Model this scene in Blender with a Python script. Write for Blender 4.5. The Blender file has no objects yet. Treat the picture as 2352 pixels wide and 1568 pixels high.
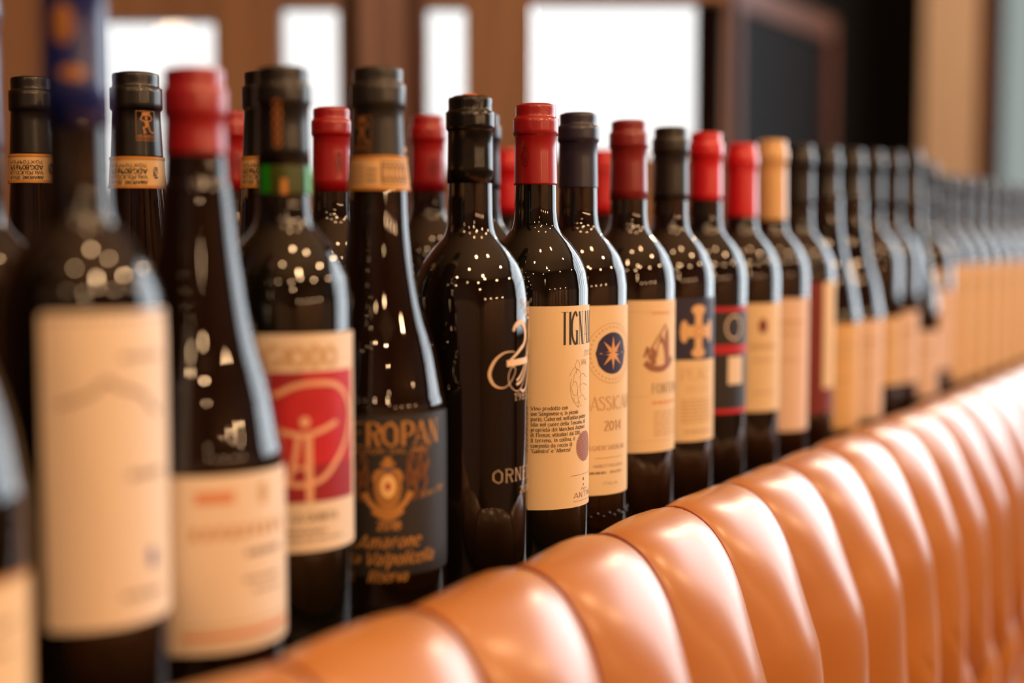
import bpy, bmesh, math, random
from mathutils import Vector, Matrix
C = bpy.context.scene.collection
R = math.radians
PI = math.pi
rnd = random.Random(7)
# ------------------------------------------------------------------ camera, sky, lights, exposure
CAMZ = 0.215
YAW = R(31.14); PITCH = R(4.1)
FWD = Vector((math.cos(YAW), math.sin(YAW), 0)); RGT = Vector((math.sin(YAW), -math.cos(YAW), 0))
cd = bpy.data.cameras.new('camera'); cam = bpy.data.objects.new('camera', cd); C.objects.link(cam)
cam.location = (0, 0, CAMZ)
cam.rotation_euler = (R(90) - PITCH, 0, YAW - R(90))
cd.sensor_width = 36; cd.lens = 50; cd.clip_start = 0.02; cd.clip_end = 200
cd.dof.use_dof = True; cd.dof.focus_distance = 1.0; cd.dof.aperture_fstop = 1.85
bpy.context.scene.camera = cam
vs = bpy.context.scene.view_settings
vs.view_transform = 'Standard'; vs.look = 'None'; vs.gamma = 1; vs.use_curve_mapping = False; vs.exposure = 0.3

w = bpy.data.worlds.new('sky'); bpy.context.scene.world = w; w.use_nodes = True
nt = w.node_tree; bg = nt.nodes['Background']
bg.inputs[0].default_value = (0.86, 0.94, 1.0, 1); bg.inputs[1].default_value = 7.2

def portal(loc, size, rot):
    l = bpy.data.lights.new('window_portal', 'AREA'); l.shape = 'RECTANGLE'; l.size, l.size_y = size
    l.cycles.is_portal = True
    o = bpy.data.objects.new('window_portal', l); C.objects.link(o); o.location = loc; o.rotation_euler = rot
portal((4.96, -1.35, 1.33), (4.1, 2.65), (R(90), 0, R(90)))
sc = bpy.context.scene
sc.cycles.max_bounces = 8; sc.cycles.caustics_reflective = False; sc.cycles.caustics_refractive = False
sc.cycles.sample_clamp_indirect = 4.0

# ------------------------------------------------------------------ materials
def lin(c):
    return tuple((x/255/12.92 if x <= 10 else ((x/255+.055)/1.055)**2.4) for x in c)
MATS = {}
def mat(name, col, rough=.5, metal=0., spec=.5, ior=1.5, noise=None, bump=None, coat=0., trans=0., sheen=0.):
    if name in MATS: return MATS[name]
    m = bpy.data.materials.new(name); m.use_nodes = True; n = m.node_tree; b = n.nodes['Principled BSDF']
    c = (*lin(col), 1)
    b.inputs['Base Color'].default_value = c; b.inputs['Roughness'].default_value = rough
    b.inputs['Metallic'].default_value = metal; b.inputs['IOR'].default_value = ior
    b.inputs['Specular IOR Level'].default_value = spec
    b.inputs['Coat Weight'].default_value = coat; b.inputs['Coat Roughness'].default_value = .15
    b.inputs['Transmission Weight'].default_value = trans
    tc = n.nodes.new('ShaderNodeTexCoord')
    if noise:                                   # (scale, second colour)
        t = n.nodes.new('ShaderNodeTexNoise'); t.inputs['Scale'].default_value = noise[0]; t.inputs['Detail'].default_value = 6
        r = n.nodes.new('ShaderNodeValToRGB'); r.color_ramp.elements[0].position = .35; r.color_ramp.elements[1].position = .68
        r.color_ramp.elements[0].color = c; r.color_ramp.elements[1].color = (*lin(noise[1]), 1)
        n.links.new(tc.outputs['Object'], t.inputs['Vector']); n.links.new(t.outputs['Fac'], r.inputs['Fac']); n.links.new(r.outputs[0], b.inputs['Base Color'])
    if bump:                                    # (scale, strength, distance)
        t = n.nodes.new('ShaderNodeTexNoise'); t.inputs['Scale'].default_value = bump[0]; t.inputs['Detail'].default_value = 5
        u = n.nodes.new('ShaderNodeBump'); u.inputs['Strength'].default_value = bump[1]; u.inputs['Distance'].default_value = bump[2]
        n.links.new(tc.outputs['Object'], t.inputs['Vector']); n.links.new(t.outputs['Fac'], u.inputs['Height']); n.links.new(u.outputs[0], b.inputs['Normal'])
    MATS[name] = m; return m
def wood(name, c1, c2, rough=.45, axis='Z'):
    if name in MATS: return MATS[name]
    m = mat(name, c1, rough); n = m.node_tree; b = n.nodes['Principled BSDF']
    tc = n.nodes.new('ShaderNodeTexCoord'); mp = n.nodes.new('ShaderNodeMapping')
    mp.inputs['Scale'].default_value = {'Z': (14, 14, 1), 'X': (1, 14, 14), 'Y': (14, 1, 14)}[axis]
    t = n.nodes.new('ShaderNodeTexNoise'); t.inputs['Scale'].default_value = 3; t.inputs['Detail'].default_value = 8; t.inputs['Distortion'].default_value = .6
    r = n.nodes.new('ShaderNodeValToRGB'); r.color_ramp.elements[0].position = .3; r.color_ramp.elements[1].position = .7
    r.color_ramp.elements[0].color = (*lin(c1), 1); r.color_ramp.elements[1].color = (*lin(c2), 1)
    n.links.new(tc.outputs['Object'], mp.inputs[0]); n.links.new(mp.outputs[0], t.inputs['Vector'])
    n.links.new(t.outputs['Fac'], r.inputs['Fac']); n.links.new(r.outputs[0], b.inputs['Base Color'])
    return m
# dark bottle glass: near black body colour, dust film as fine roughness speckle
def glass_mat(name, col):
    m = mat(name, col, .03, ior=1.62); n = m.node_tree; b = n.nodes['Principled BSDF']
    tc = n.nodes.new('ShaderNodeTexCoord'); t = n.nodes.new('ShaderNodeTexNoise'); t.inputs['Scale'].default_value = 900; t.inputs['Detail'].default_value = 3
    r = n.nodes.new('ShaderNodeMapRange'); r.inputs[1].default_value = .55; r.inputs[2].default_value = .8; r.inputs[3].default_value = .025; r.inputs[4].default_value = .07
    n.links.new(tc.outputs['Object'], t.inputs['Vector']); n.links.new(t.outputs['Fac'], r.inputs[0]); n.links.new(r.outputs[0], b.inputs['Roughness'])
    return m
G_BLACK = glass_mat('black glass', (15, 10, 7)); G_BROWN = glass_mat('brown glass', (22, 12, 6)); G_GREEN = glass_mat('green black glass', (14, 13, 7))
RED = mat('red foil', (156, 14, 22), .38, coat=.6, bump=(180, .12, .001))
BRIGHTRED = mat('bright red foil', (206, 16, 32), .36, coat=.7)
DKRED = mat('maroon foil', (128, 22, 26), .4, coat=.5)
BLACKF = mat('black foil', (13, 12, 12), .36, coat=.35)
CHAR = mat('charcoal foil', (27, 25, 24), .42, coat=.3)
NAVYF = mat('navy foil', (34, 34, 56), .4, coat=.3)
BLUEF = mat('blue foil', (14, 34, 104), .3, coat=.6)
BEIGEF = mat('beige foil', (226, 188, 132), .4, coat=.6)
WAX = mat('black wax', (20, 18, 17), .18, bump=(60, .25, .002))
CORK = mat('orange cork crumb', (224, 120, 60), .7, bump=(300, .5, .002))
CREAM = mat('cream paper', (238, 212, 170), .62, noise=(9, (232, 205, 160)), bump=(1400, .12, .0004))
WHITEP = mat('white paper', (240, 222, 200), .6, bump=(1400, .12, .0004))
PINKP = mat('pinkish paper', (236, 206, 184), .6)
TANP = mat('tan paper', (228, 188, 132), .62)
BLACKP = mat('black paper', (34, 30, 29), .5, spec=.6, bump=(2600, .35, .0004))
NAVYP = mat('navy paper', (44, 40, 66), .5)
REDP = mat('red print', (205, 36, 46), .55, noise=(40, (180, 24, 36)))
DKREDP = mat('dark red print', (120, 22, 30), .55)
MAROONP = mat('maroon label', (124, 42, 36), .55)
INK = mat('dark ink', (40, 42, 34), .6)
GREYINK = mat('grey ink', (150, 128, 108), .6)
PALEINK = mat('pale ink', (206, 172, 128), .6)
BROWNINK = mat('brown ink', (128, 88, 62), .6)
REDINK = mat('red ink', (196, 60, 50), .6)
MAUVE = mat('mauve ink', (140, 58, 66), .6)
GOLD = mat('gold ink', (206, 150, 84), .38, metal=.35)
BRONZE = mat('bronze ink', (176, 120, 66), .38, metal=.4)
IVORYINK = mat('ivory screen print', (240, 208, 172), .5)
ORANGEINK = mat('orange ink', (205, 140, 60), .55)
GREENB = mat('green neck strip', (20, 150, 24), .3)
OLIVEB = mat('olive neck strip', (58, 70, 12), .3)
LEATHER = mat('tan leather', (190, 126, 60), .42, noise=(5, (178, 112, 50)), bump=(260, .14, .0006), coat=.85)
LEATHER.node_tree.nodes['Principled BSDF'].inputs['Coat Roughness'].default_value = .28
SEAMM = mat('leather seam', (150, 74, 38), .5)
SHELF = wood('dark shelf wood', (38, 20, 12), (58, 30, 18), .4, 'X')
PART = wood('brown partition wood', (128, 96, 76), (154, 118, 94), .6)
POSTD = wood('dark post wood', (70, 34, 28), (84, 44, 36), .35)
POSTL = wood('mauve post face', (124, 96, 94), (148, 118, 112), .35)
DARKW = mat('dark wall and doorway shade', (8, 6, 5), .8, spec=.1)
BOARD = mat('black board', (12, 11, 14), .6, spec=.08)
FRAMEW = wood('board frame wood', (84, 42, 22), (104, 54, 28), .4)
CREAMW = mat('cream wall paint', (250, 232, 220), .7)
CEIL = mat('tan ceiling paint', (214, 184, 156), .8)
WALLW = wood('walnut panelling', (212, 166, 130), (232, 190, 154), .5)
WALLD = wood('dark walnut panelling', (80, 48, 34), (98, 62, 44), .5)
FLOOR = wood('floor boards', (52, 34, 24), (70, 46, 32), .4, 'X')
METAL = mat('brass', (200, 150, 80), .3, metal=1)
DARKM = mat('dark metal', (30, 28, 28), .35, metal=.6)
def pane_mat(name, tint, k):
    m = bpy.data.materials.new(name); m.use_nodes = True; n = m.node_tree; n.nodes.remove(n.nodes['Principled BSDF'])
    o = n.nodes['Material Output']; t = n.nodes.new('ShaderNodeBsdfTransparent'); t.inputs[0].default_value = (*[x*k for x in tint], 1)
    g = n.nodes.new('ShaderNodeBsdfGlossy'); g.inputs['Roughness'].default_value = .02
    mx = n.nodes.new('ShaderNodeMixShader'); mx.inputs[0].default_value = .05
    n.links.new(t.outputs[0], mx.inputs[1]); n.links.new(g.outputs[0], mx.inputs[2]); n.links.new(mx.outputs[0], o.inputs[0])
    return m
PANE = pane_mat('tinted window glass', (1.0, .95, .91), .42)
PANEC = pane_mat('clear window glass', (1, 1, 1), .95)
PANEG = pane_mat('grey window glass', (.98, 1.0, .94), .22)

DROP = .014     # the shelf lies this much below the level the bottle heights are measured from
# ------------------------------------------------------------------ mesh helpers
def link(name, me, m, parent=None, smooth=True):
    if m is not None: me.materials.append(m)
    if smooth:
        for p in me.polygons: p.use_smooth = True
    o = bpy.data.objects.new(name, me); C.objects.link(o)
    if parent is not None:
        o.parent = parent
        if parent.name.startswith('wine_bottle'): o.location.z = DROP
    return o
def pyd(name, v, f, m, parent=None, smooth=True):
    me = bpy.data.meshes.new(name); me.from_pydata(v, [], f); me.update()
    return link(name, me, m, parent, smooth)
def bmo(name, bm, m, parent=None, smooth=False):
    me = bpy.data.meshes.new(name); bm.to_mesh(me); bm.free()
    return link(name, me, m, parent, smooth)
def box(bm, x0, x1, y0, y1, z0, z1, bev=0):
    r = bmesh.ops.create_cube(bm, size=1, matrix=Matrix.Translation(((x0+x1)/2, (y0+y1)/2, (z0+z1)/2)) @ Matrix.Diagonal((x1-x0, y1-y0, z1-z0, 1)))
    if bev:
        es = {e for v in r['verts'] for e in v.link_edges}
        bmesh.ops.bevel(bm, geom=list(es), offset=bev, segments=2, affect='EDGES')
def tag(o, label=None, cat=None, group=None, kind=None):
    if label: o['label'] = label
    if cat: o['category'] = cat
    if group: o['group'] = group
    if kind: o['kind'] = kind
    return o
def boxo(name, b, m, parent=None, bev=.002, kind=None):
    bm = bmesh.new(); box(bm, *b, bev=bev); o = bmo(name, bm, m, parent)
    if kind: o['kind'] = kind
    return o
def smoothprof(pts, n=5):
    """centripetal-ish Catmull-Rom through (z, r) points; a point given twice is a hard corner"""
    out = []
    P = pts
    for i in range(len(P)-1):
        a, b = P[i], P[i+1]
        if a == b: continue
        p0 = P[i-1] if i > 0 else a; p3 = P[i+2] if i+2 < len(P) else b
        if p0 == a: p0 = a
        for k in range(n):
            t = k/n
            q = []
            for j in (0, 1):
                m0 = (b[j]-p0[j])/2 if p0 != a else (b[j]-a[j]); m1 = (p3[j]-a[j])/2 if p3 != b else (b[j]-a[j])
                q.append((2*t**3-3*t*t+1)*a[j]+(t**3-2*t*t+t)*m0+(-2*t**3+3*t*t)*b[j]+(t**3-t*t)*m1)
            out.append(tuple(q))
    out.append(P[-1]); return out
def lathe(name, prof, m, parent, seg=64, closed=True):
    v = []; f = []
    for z, r in prof:
        for k in range(seg):
            a = 2*PI*k/seg; v.append((r*math.cos(a), r*math.sin(a), z))
    for i in range(len(prof)-1):
        for k in range(seg):
            k2 = (k+1) % seg; f.append((i*seg+k, i*seg+k2, (i+1)*seg+k2, (i+1)*seg+k))
    if closed:
        f.append(tuple(reversed(range(seg)))); f.append(tuple((len(prof)-1)*seg+k for k in range(seg)))
    o = pyd(name, v, f, m, parent)
    me = o.data
    if closed:
        for p in me.polygons[-2:]: p.use_smooth = False
    return o
def rat(prof, z):
    for (z0, r0), (z1, r1) in zip(prof, prof[1:]):
        if z0 <= z <= z1 and z1 > z0: return r0+(r1-r0)*(z-z0)/(z1-z0)
    return prof[0][1] if z < prof[0][0] else prof[-1][1]

# ------------------------------------------------------------------ stroke lettering (own skeleton alphabet)
# each glyph: width, strokes; l = straight, c = curve, points are x y pairs, D E F = -3 -2 -1
GL = {
'A': (6, 'l0037 l3760 l1252'), 'B': (5, 'l1017 c1737463414 c3444523010'), 'C': (6, 'c56370502305 1'), 'D': (6, 'l1017 c173755523010'), 'E': (5, 'l1017 l1757 l1444 l1050'),
'F': (5, 'l1017 l1757 l1444'), 'G': (6, 'c563705023051 l5350 l3353'), 'H': (6, 'l1017 l5057 l1454'), 'I': (2, 'l1017'), 'J': (4, 'c37322001'), 'K': (6, 'l1017 l5714 l2550'),
'L': (5, 'l1017 l1050'), 'M': (7, 'l1017 l1740 l4067 l6760'), 'N': (6, 'l1017 l1750 l5057'), 'O': (6, 'c37160502113051525546 37'), 'P': (5, 'l1017 c173756543313'),
'Q': (6, 'c3705023052553 7 l3151'), 'R': (6, 'l1017 c173756543414 l3450'), 'S': (5, 'c46270624434120 01'), 'T': (6, 'l3037 l0767'), 'U': (6, 'c1712305257'), 'V': (6, 'l0730 l3067'),
'X': (6, 'l0760 l0067'), 'Z': (5, 'l0757 l5700 l0050'),
'a': (5, 'c1425444240 c4323022042'), 'b': (5, 'l1017 c143544422011'), 'c': (4, 'c4425032041'), 'd': (5, 'l4740 c442503022041'), 'e': (4, 'l0343 c4344250302204 1'), 'f': (3, 'c37261410 l0535'),
'g': (5, 'c442503022043 c45412D0E'), 'h': (5, 'l1017 c13354340'), 'i': (2, 'l1015 l1717'), 'l': (2, 'l1017'), 'm': (7, 'l1015 c13253330 c33556360'), 'n': (5, 'l1015 c13354340'),
'o': (4, 'c25030220424325'), 'p': (5, 'l1D15 c143544422011'), 'r': (4, 'l1015 c132535'), 's': (4, 'c34250433422001'), 't': (3, 'c17112031 l0535'), 'u': (5, 'c15122042 l4540'), 'v': (4, 'l0520 l2045'), 'z': (4, 'l0545 l4500 l0040'),
'0': (5, 'c27050220424527'), '1': (3, 'l2027 l2706'), '2': (5, 'c06274600 l0050'), '3': (5, 'c06274524 c2443422001'), '4': (5, 'l4047 l4702 l0252'), '5': (5, 'l4717 l1714 c1434422001'), '6': (5, 'c371401204324 02'),
'7': (5, 'l0747 l4710'), '8': (5, 'c27052443422002244527'), '9': (5, 'c45240627453120'), '-': (3, 'l0333'), ',': (2, 'l110F'), '.': (2, 'l1011'), "'": (1, 'l0706'), '"': (3, 'l0706 l2726'), ' ': (3, ''),
'è': (4, 'l0343 c43442503022041 l0827'), 'à': (5, 'c1425444240 c4323022042 l0827'),
}
YV = {'D': -3, 'E': -2, 'F': -1}
def parse(ch):
    wd, s = GL.get(ch, GL['o']); out = []; cur = None
    s = s.replace(' ', '')
    i = 0
    while i < len(s):
        if s[i] in 'lc': cur = (s[i], []); out.append(cur); i += 1
        else:
            if i+1 < len(s) and s[i].isdigit() and (s[i+1].isdigit() or s[i+1] in YV):
                cur[1].append((float(s[i]), float(YV.get(s[i+1], s[i+1])))); i += 2
            else: i += 1
    return wd, out
def crspl(pts, n=5):
    if len(pts) < 3: return pts
    out = []
    for i in range(len(pts)-1):
        p0 = pts[max(i-1, 0)]; p1 = pts[i]; p2 = pts[i+1]; p3 = pts[min(i+2, len(pts)-1)]
        for k in range(n):
            t = k/n
            out.append(tuple(.5*((2*p1[j])+(-p0[j]+p2[j])*t+(2*p0[j]-5*p1[j]+4*p2[j]-p3[j])*t*t+(-p0[j]+3*p1[j]-3*p2[j]+p3[j])*t**3) for j in (0, 1)))
    out.append(pts[-1]); return out

SPLIT = {'stripe', 'brush_shade', 'green_patch', 'label_border', 'band_edge', 'title'}
STUFF = {'lettering', 'paragraph', 'crest_tendrils', 'crest', 'ornament', 'stamp', 'screen_print', 'line_drawing', 'castle_drawing', 'star', 'emblem', 'cross'}
class Print:
    """flat print collected in (angle in degrees from the side facing the lens, height in mm), wrapped on the bottle's own profile"""
    def __init__(s, prof, off=.00045): s.v = []; s.f = []; s.p = prof; s.off = off; s.marks = [0]; s.hold = False
    def pt(s, a, z):
        r = rat(s.p, z/1000)+s.off; s.v.append((r*math.cos(R(a)), r*math.sin(R(a)), z/1000)); return len(s.v)-1
    def mark(s):
        if not s.hold and len(s.f) != s.marks[-1]: s.marks.append(len(s.f))
    def ribbon(s, pts, wf, step=1.2):
        """pts (a, z); wf width in mm or function of direction"""
        s.mark(); r0 = rat(s.p, pts[0][1]/1000)*1000; k = R(1)*r0
        P = []
        for (a, b) in zip(pts, pts[1:]):
            L = math.hypot((b[0]-a[0])*k, b[1]-a[1]); n = max(1, int(L/step))
            for i in range(n): P.append((a[0]+(b[0]-a[0])*i/n, a[1]+(b[1]-a[1])*i/n))
        P.append(pts[-1])
        prev = None
        for i, p in enumerate(P):
            q0 = P[max(i-1, 0)]; q1 = P[min(i+1, len(P)-1)]
            dx = (q1[0]-q0[0])*k; dz = q1[1]-q0[1]; L = math.hypot(dx, dz) or 1e-6
            wd = (wf(dx/L, dz/L, i/max(1, len(P)-1)) if callable(wf) else wf)/2
            nx, nz = -dz/L*wd, dx/L*wd
            cur = (s.pt(p[0]+nx/k, p[1]+nz), s.pt(p[0]-nx/k, p[1]-nz))
            if prev: s.f.append((prev[0], prev[1], cur[1], cur[0]))
            prev = cur
    def rect(s, a0, a1, z0, z1):
        s.mark(); n = max(1, int(abs(a1-a0)/3)); zs = [z0, z1] if z1-z0 < 12 else [z0+(z1-z0)*i/8 for i in range(9)]
        for j in range(len(zs)-1):
            prev = None
            for i in range(n+1):
                a = a0+(a1-a0)*i/n; cur = (s.pt(a, zs[j]), s.pt(a, zs[j+1]))
                if prev: s.f.append((prev[0], cur[0], cur[1], prev[1]))
                prev = cur
    def oval(s, a, z, rx, rz, n=28, a2=None):
        """filled oval; rx rz mm"""
        r0 = rat(s.p, z/1000)*1000; k = R(1)*r0; m = 12
        for j in range(m):
            t0 = -1+2*j/m; t1 = -1+2*(j+1)/m
            x0 = t0*rx; x1 = t1*rx; h0 = rz*math.sqrt(max(0, 1-t0*t0)); h1 = rz*math.sqrt(max(0, 1-t1*t1))
            s.f.append((s.pt(a+x0/k, z-h0), s.pt(a+x1/k, z-h1), s.pt(a+x1/k, z+h1), s.pt(a+x0/k, z+h0)))
    def ring(s, a, z, rx, rz, wd, n=40):
        r0 = rat(s.p, z/1000)*1000; k = R(1)*r0
        s.ribbon([(a+rx*math.cos(2*PI*i/n)/k, z+rz*math.sin(2*PI*i/n)) for i in range(n+1)], wd, 3)
    def poly(s, pts):
        """filled convex polygon as a fan, fine enough for small shapes"""
        s.f.append(tuple(s.pt(*p) for p in pts))
    def text(s, t, a0, a1, z, h, thick=.14, thin=.05, serif=True, slant=0, flip=False, rise=0):
        adv = []; x = 0
        for ch in t:
            wd, st = parse(ch); adv.append((x, wd, st, ch)); x += wd+.9
        tot = x-.9; k7 = h/7
        hair = {('N', 0), ('N', 2), ('A', 0), ('M', 0), ('M', 2), ('V', 1)} if thick > thin*3 else set()
        for x0, wd, st, ch in adv:
            s.hold = False; s.mark(); s.hold = True
            for si, (kind, pts) in enumerate(st):
                tk = thin*1.3 if (ch, si) in hair else thick
                P = crspl(pts) if kind == 'c' else pts
                def M(p):
                    u = (x0+p[0]+p[1]*slant)/tot; zz = p[1]*k7
                    if flip: return (a1-(a1-a0)*u, z+h-zz)
                    return (a0+(a1-a0)*u, z+zz+rise*u)
                def wf(dx, dz, t): return h*(thin+(tk-thin)*abs(dz))
                Q = [M(p) for p in P]
                if len(Q) > 1 and Q[0] == Q[-1] and len(Q) == 2: s.oval(Q[0][0], Q[0][1]-k7*.4, h*thick*.6, h*thick*.6); continue
                s.ribbon(Q, wf)
                if serif and kind == 'l' and abs(P[0][1]-P[-1][1]) > abs(P[0][0]-P[-1][0]):
                    for p in (P[0], P[-1]):
                        if p[1] in (0, 7, 5, -3):
                            s.ribbon([M((p[0]-.75, p[1])), M((p[0]+.75, p[1]))], h*thin)
        s.hold = False
    def lines(s, a0, a1, z, wd=.9, n=5):
        """a line of print too small to be read: short word blocks"""
        a = a0; rr = random.Random(int(a0*7+z*3)); L = (a1-a0)
        while a < a1-.5:
            b = min(a1, a+L*rr.uniform(.12, .28)); s.rect(a, b, z, z+wd); a = b+L*.035
    def done(s, name, m, parent, label=None):
        out = None; cuts = s.marks+[len(s.f)] if name in SPLIT else [0, len(s.f)]
        nm = 'letter' if name == 'title' else name
        for c0, c1 in zip(cuts, cuts[1:]):
            F = s.f[c0:c1]
            if not F: continue
            used = sorted({i for f in F for i in f}); ix = {u: n for n, u in enumerate(used)}
            V = [s.v[u] for u in used]; G = []
            for f in F:           # every face looks outward
                a, b, c = (Vector(s.v[f[q]]) for q in (0, 1, 2)); n = (b-a).cross(c-a)
                if n.x*a.x+n.y*a.y < 0: f = tuple(reversed(f))
                G.append(tuple(ix[u] for u in f))
            o = pyd(nm, V, G, m, parent, True)
            if label: o['label'] = label
            if name in STUFF and len(s.marks) > 1: o['kind'] = 'stuff'
            out = out or o
        return out

# ------------------------------------------------------------------ bottles
def prof_bordeaux(Rb=.038, H=.310, neck=.0148, sh=.182):
    """sh = height where the straight wall ends"""
    h = H-.310
    d = Rb-neck
    p = [(0, Rb-.006), (.0015, Rb-.003), (.006, Rb-.0004), (.010, Rb), (.010, Rb), (sh-.004, Rb), (sh-.004, Rb), (sh+.007, Rb-.07*d), (sh+.013, Rb-.155*d), (sh+.019, Rb-.27*d), (sh+.0245, Rb-.42*d),
         (sh+.030, Rb-.60*d), (sh+.036, Rb-.83*d), (sh+.0415, Rb-.94*d), (sh+.050, neck+.0002), (sh+.06, neck), (sh+.06, neck), (H-.0225, neck-.0008), (H-.0225, neck-.0008),
         (H-.0205, neck+.0006), (H-.0205, neck+.0006), (H-.010, neck+.0006), (H-.010, neck+.0006), (H-.008, neck-.0012), (H-.0015, neck-.0012), (H-.0002, neck-.0025), (H, neck-.004)]
    return smoothprof(p, 4)
def prof_burgundy(Rb=.0435, H=.320, neck=.0148, z1=.098, slim=0.):
    k = (H-.320)
    p = [(0, Rb-.006), (.0015, Rb-.003), (.006, Rb-.0004), (.010, Rb), (.010, Rb), (z1, Rb), (z1+.018, Rb-.0022), (z1+.045, Rb-.0070-slim), (z1+.073, Rb-.0150-slim), (z1+.110, Rb-.0215), (z1+.145, neck+.0030), (H-.055, neck+.0014),
         (H-.0255, neck), (H-.0255, neck), (H-.0235, neck+.0014), (H-.0235, neck+.0014), (H-.010, neck+.0014), (H-.010, neck+.0014), (H-.0085, neck-.0003), (H-.0015, neck-.0003), (H-.0002, neck-.0016), (H, neck-.004)]
    return smoothprof(p, 4)
def shell(prof, z0, z1, t):
    out = [(z0, rat(prof, z0)+t*.2), (z0, rat(prof, z0)+t)]
    out += [(z, r+t) for z, r in prof if z0+.0005 < z < z1-1e-6]
    out.append((z1+t, prof[-1][1]))
    return out
def label_patch(name, prof, a0, a1, z0, z1, m, parent, corner=0, off=.0003):
    n = max(6, int(abs(a1-a0)/3)); rows = 10; v = []; f = []
    Rm = rat(prof, (z0+z1)/2000)*1000
    for i in range(n+1):
        # finer columns near the edges for the rounded corners
        u = i/n; a = a0+(a1-a0)*u; d = min(a-a0, a1-a)*R(1)*Rm; cut = 0
        if corner and d < corner: cut = corner-math.sqrt(max(0, corner**2-(corner-d)**2))
        for j in range(rows+1):
            z = z0+cut+(z1-z0-2*cut)*j/rows; r = rat(prof, z/1000)+off; v.append((r*math.cos(R(a)), r*math.sin(R(a)), z/1000))
    for i in range(n):
        for j in range(rows):
            p = i*(rows+1)+j; f.append((p, p+rows+1, p+rows+2, p+1))
    return pyd(name, v, f, m, parent)
def bottle(x, y, label, prof, glass, group, turn=0):
    e = bpy.data.objects.new('wine_bottle', None); C.objects.link(e); e.empty_display_size = .05
    e.location = (x, y, -DROP); e.rotation_euler = (0, 0, math.atan2(-y, -x)+R(turn))
    tag(e, label, 'bottle', group)
    b = lathe('glass_body', [(z-DROP if z < .0099 else z, r) for z, r in prof], glass, e)
    return e
def capsule(e, prof, z0, m, t=.0006, name='capsule', label=None):
    H = prof[-1][0]
    o = lathe(name, shell(prof, z0, H, t), m, e, 56)
    if label: o['label'] = label
    return o, [(z, r+t) for z, r in prof]
FR = 'wine bottles in the front row on the shelf'; BK = 'wine bottles behind the front row'

# ---- b0 far left, cut by the frame
P = prof_burgundy(.0435, .335, .0150, .100)
e = bottle(.372, .512, 'sloping dark bottle cut off by the left edge, yellow-edged cream label low down', P, G_BLACK, FR)
capsule(e, P, .262, BLACKF)
l = label_patch('front_label', P, -75, 72, 12, 78, CREAM, e, 3)
q = Print(P); q.rect(-75, 72, 76, 78.2); q.rect(69.5, 72.3, 12, 78); q.done('label_border', ORANGEINK, l)
q = Print(P); q.lines(20, 55, 58, 2.5); q.lines(25, 50, 48, 2); q.done('lettering', GREYINK, l)
# ---- b1 tall navy capsule, big plain label
P = prof_bordeaux(.0385, .352, .0148, .184)
e = bottle(.463, .515, 'tall bottle with blue capsule running out of the top, blank-looking tall cream label', P, G_BLACK, FR)
_, PC = capsule(e, P, .266, BLUEF)
q = Print(PC); q.oval(-20, 312, 5, 9); q.oval(-5, 290, 6, 3); q.done('emblem', BRONZE, _)  # bronze ovals paint an orange-brown reflection onto the foil, no printed mark
l = label_patch('front_label', P, -27, 108, 40, 183, WHITEP, e, 1.5)
q = Print(P); q.ribbon(crspl([(-16, 142), (-5, 144), (6, 147), (16, 152), (24, 149), (34, 147), (44, 144), (52, 138), (60, 136)]), 2.2)
q.lines(26, 62, 161, 2.4); q.lines(30, 62, 107, 3); q.lines(24, 58, 52, 2.6); q.done('lettering', GREYINK, l)
q = Print(P); q.oval(50, 69, 3, 5); q.done('emblem', mat('blue print', (90, 100, 150), .6), l, 'small blue printed figure')
# ---- b2 red capsule burgundy
P = prof_burgundy(.0435, .302, .0150, .095)
e = bottle(.548, .522, 'sloping-shouldered bottle, blurred deep red capsule, cream label with brown-orange foot stripe', P, G_BROWN, FR)
capsule(e, P, .258, RED)
l = label_patch('front_label', P, -40, 84, 8, 98, WHITEP, e, 3)
q = Print(P); q.rect(-4, 22, 84, 90); q.rect(-14, 74, 15.5, 19); q.done('stripe', mat('peach print', (222, 148, 104), .6), l)
q = Print(P)
for k in range(9): q.rect(-7+k*8.4, -2.5+k*8.4, 65.5+(k % 3)*.4, 72)
q.done('lettering', mat('ochre ink', (196, 150, 96), .6), l)
q = Print(P); q.oval(45, 87, 3.5, 6); q.done('emblem', PALEINK, l)
q = Print(P); q.lines(30, 62, 56, 3); q.lines(28, 60, 43, 2); q.lines(35, 62, 37, 1.6); q.done('lettering', GREYINK, l)
q = Print(P); q.rect(-14, 74, 11, 12); q.rect(-14, 74, 22, 22.8); q.done('stripe', PALEINK, l)
# ---- b3 Bordeaux, red drawing
P = prof_bordeaux(.0382, .312, .0150, .184)
e = bottle(.633, .535, 'bottle with black capsule, green neck strip and red square drawing on its label', P, G_GREEN, FR)
_, PC = capsule(e, P, .257, BLACKF)
q = Print(PC)
for k in range(5): q.ring(-12, 269+k*5.4, 2.0, 2.2, 1.1, 16)
q.done('lettering', BRONZE, _)
nb = lathe('neck_strip', [(z, r) for z, r in shell(P, .2405, .2568, .0004)[:-1]]+[(.2568, rat(P, .2568)+.0002)], OLIVEB, e, 56, False); nb['label'] = 'green and olive strip round the neck'
q = Print(P, .0009); q.rect(50, 80, 241, 256.5); q.rect(-52, -30, 241, 256.5); q.done('green_patch', GREENB, nb)
q = Print(P, .0009); q.rect(-6, 7, 240.5, 249); q.done('amber_patch', ORANGEINK, nb)
l = label_patch('front_label', P, -45, 86, 41, 163, WHITEP, e, 1)
q = Print(P); q.text('GIODO', -17, 47, 145, 10.5, .3, .2, False); q.done('lettering', PALEINK, l)
q = Print(P); q.rect(-42, 71, 69, 142); rp = q.done('printed_square', REDP, l)
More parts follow.
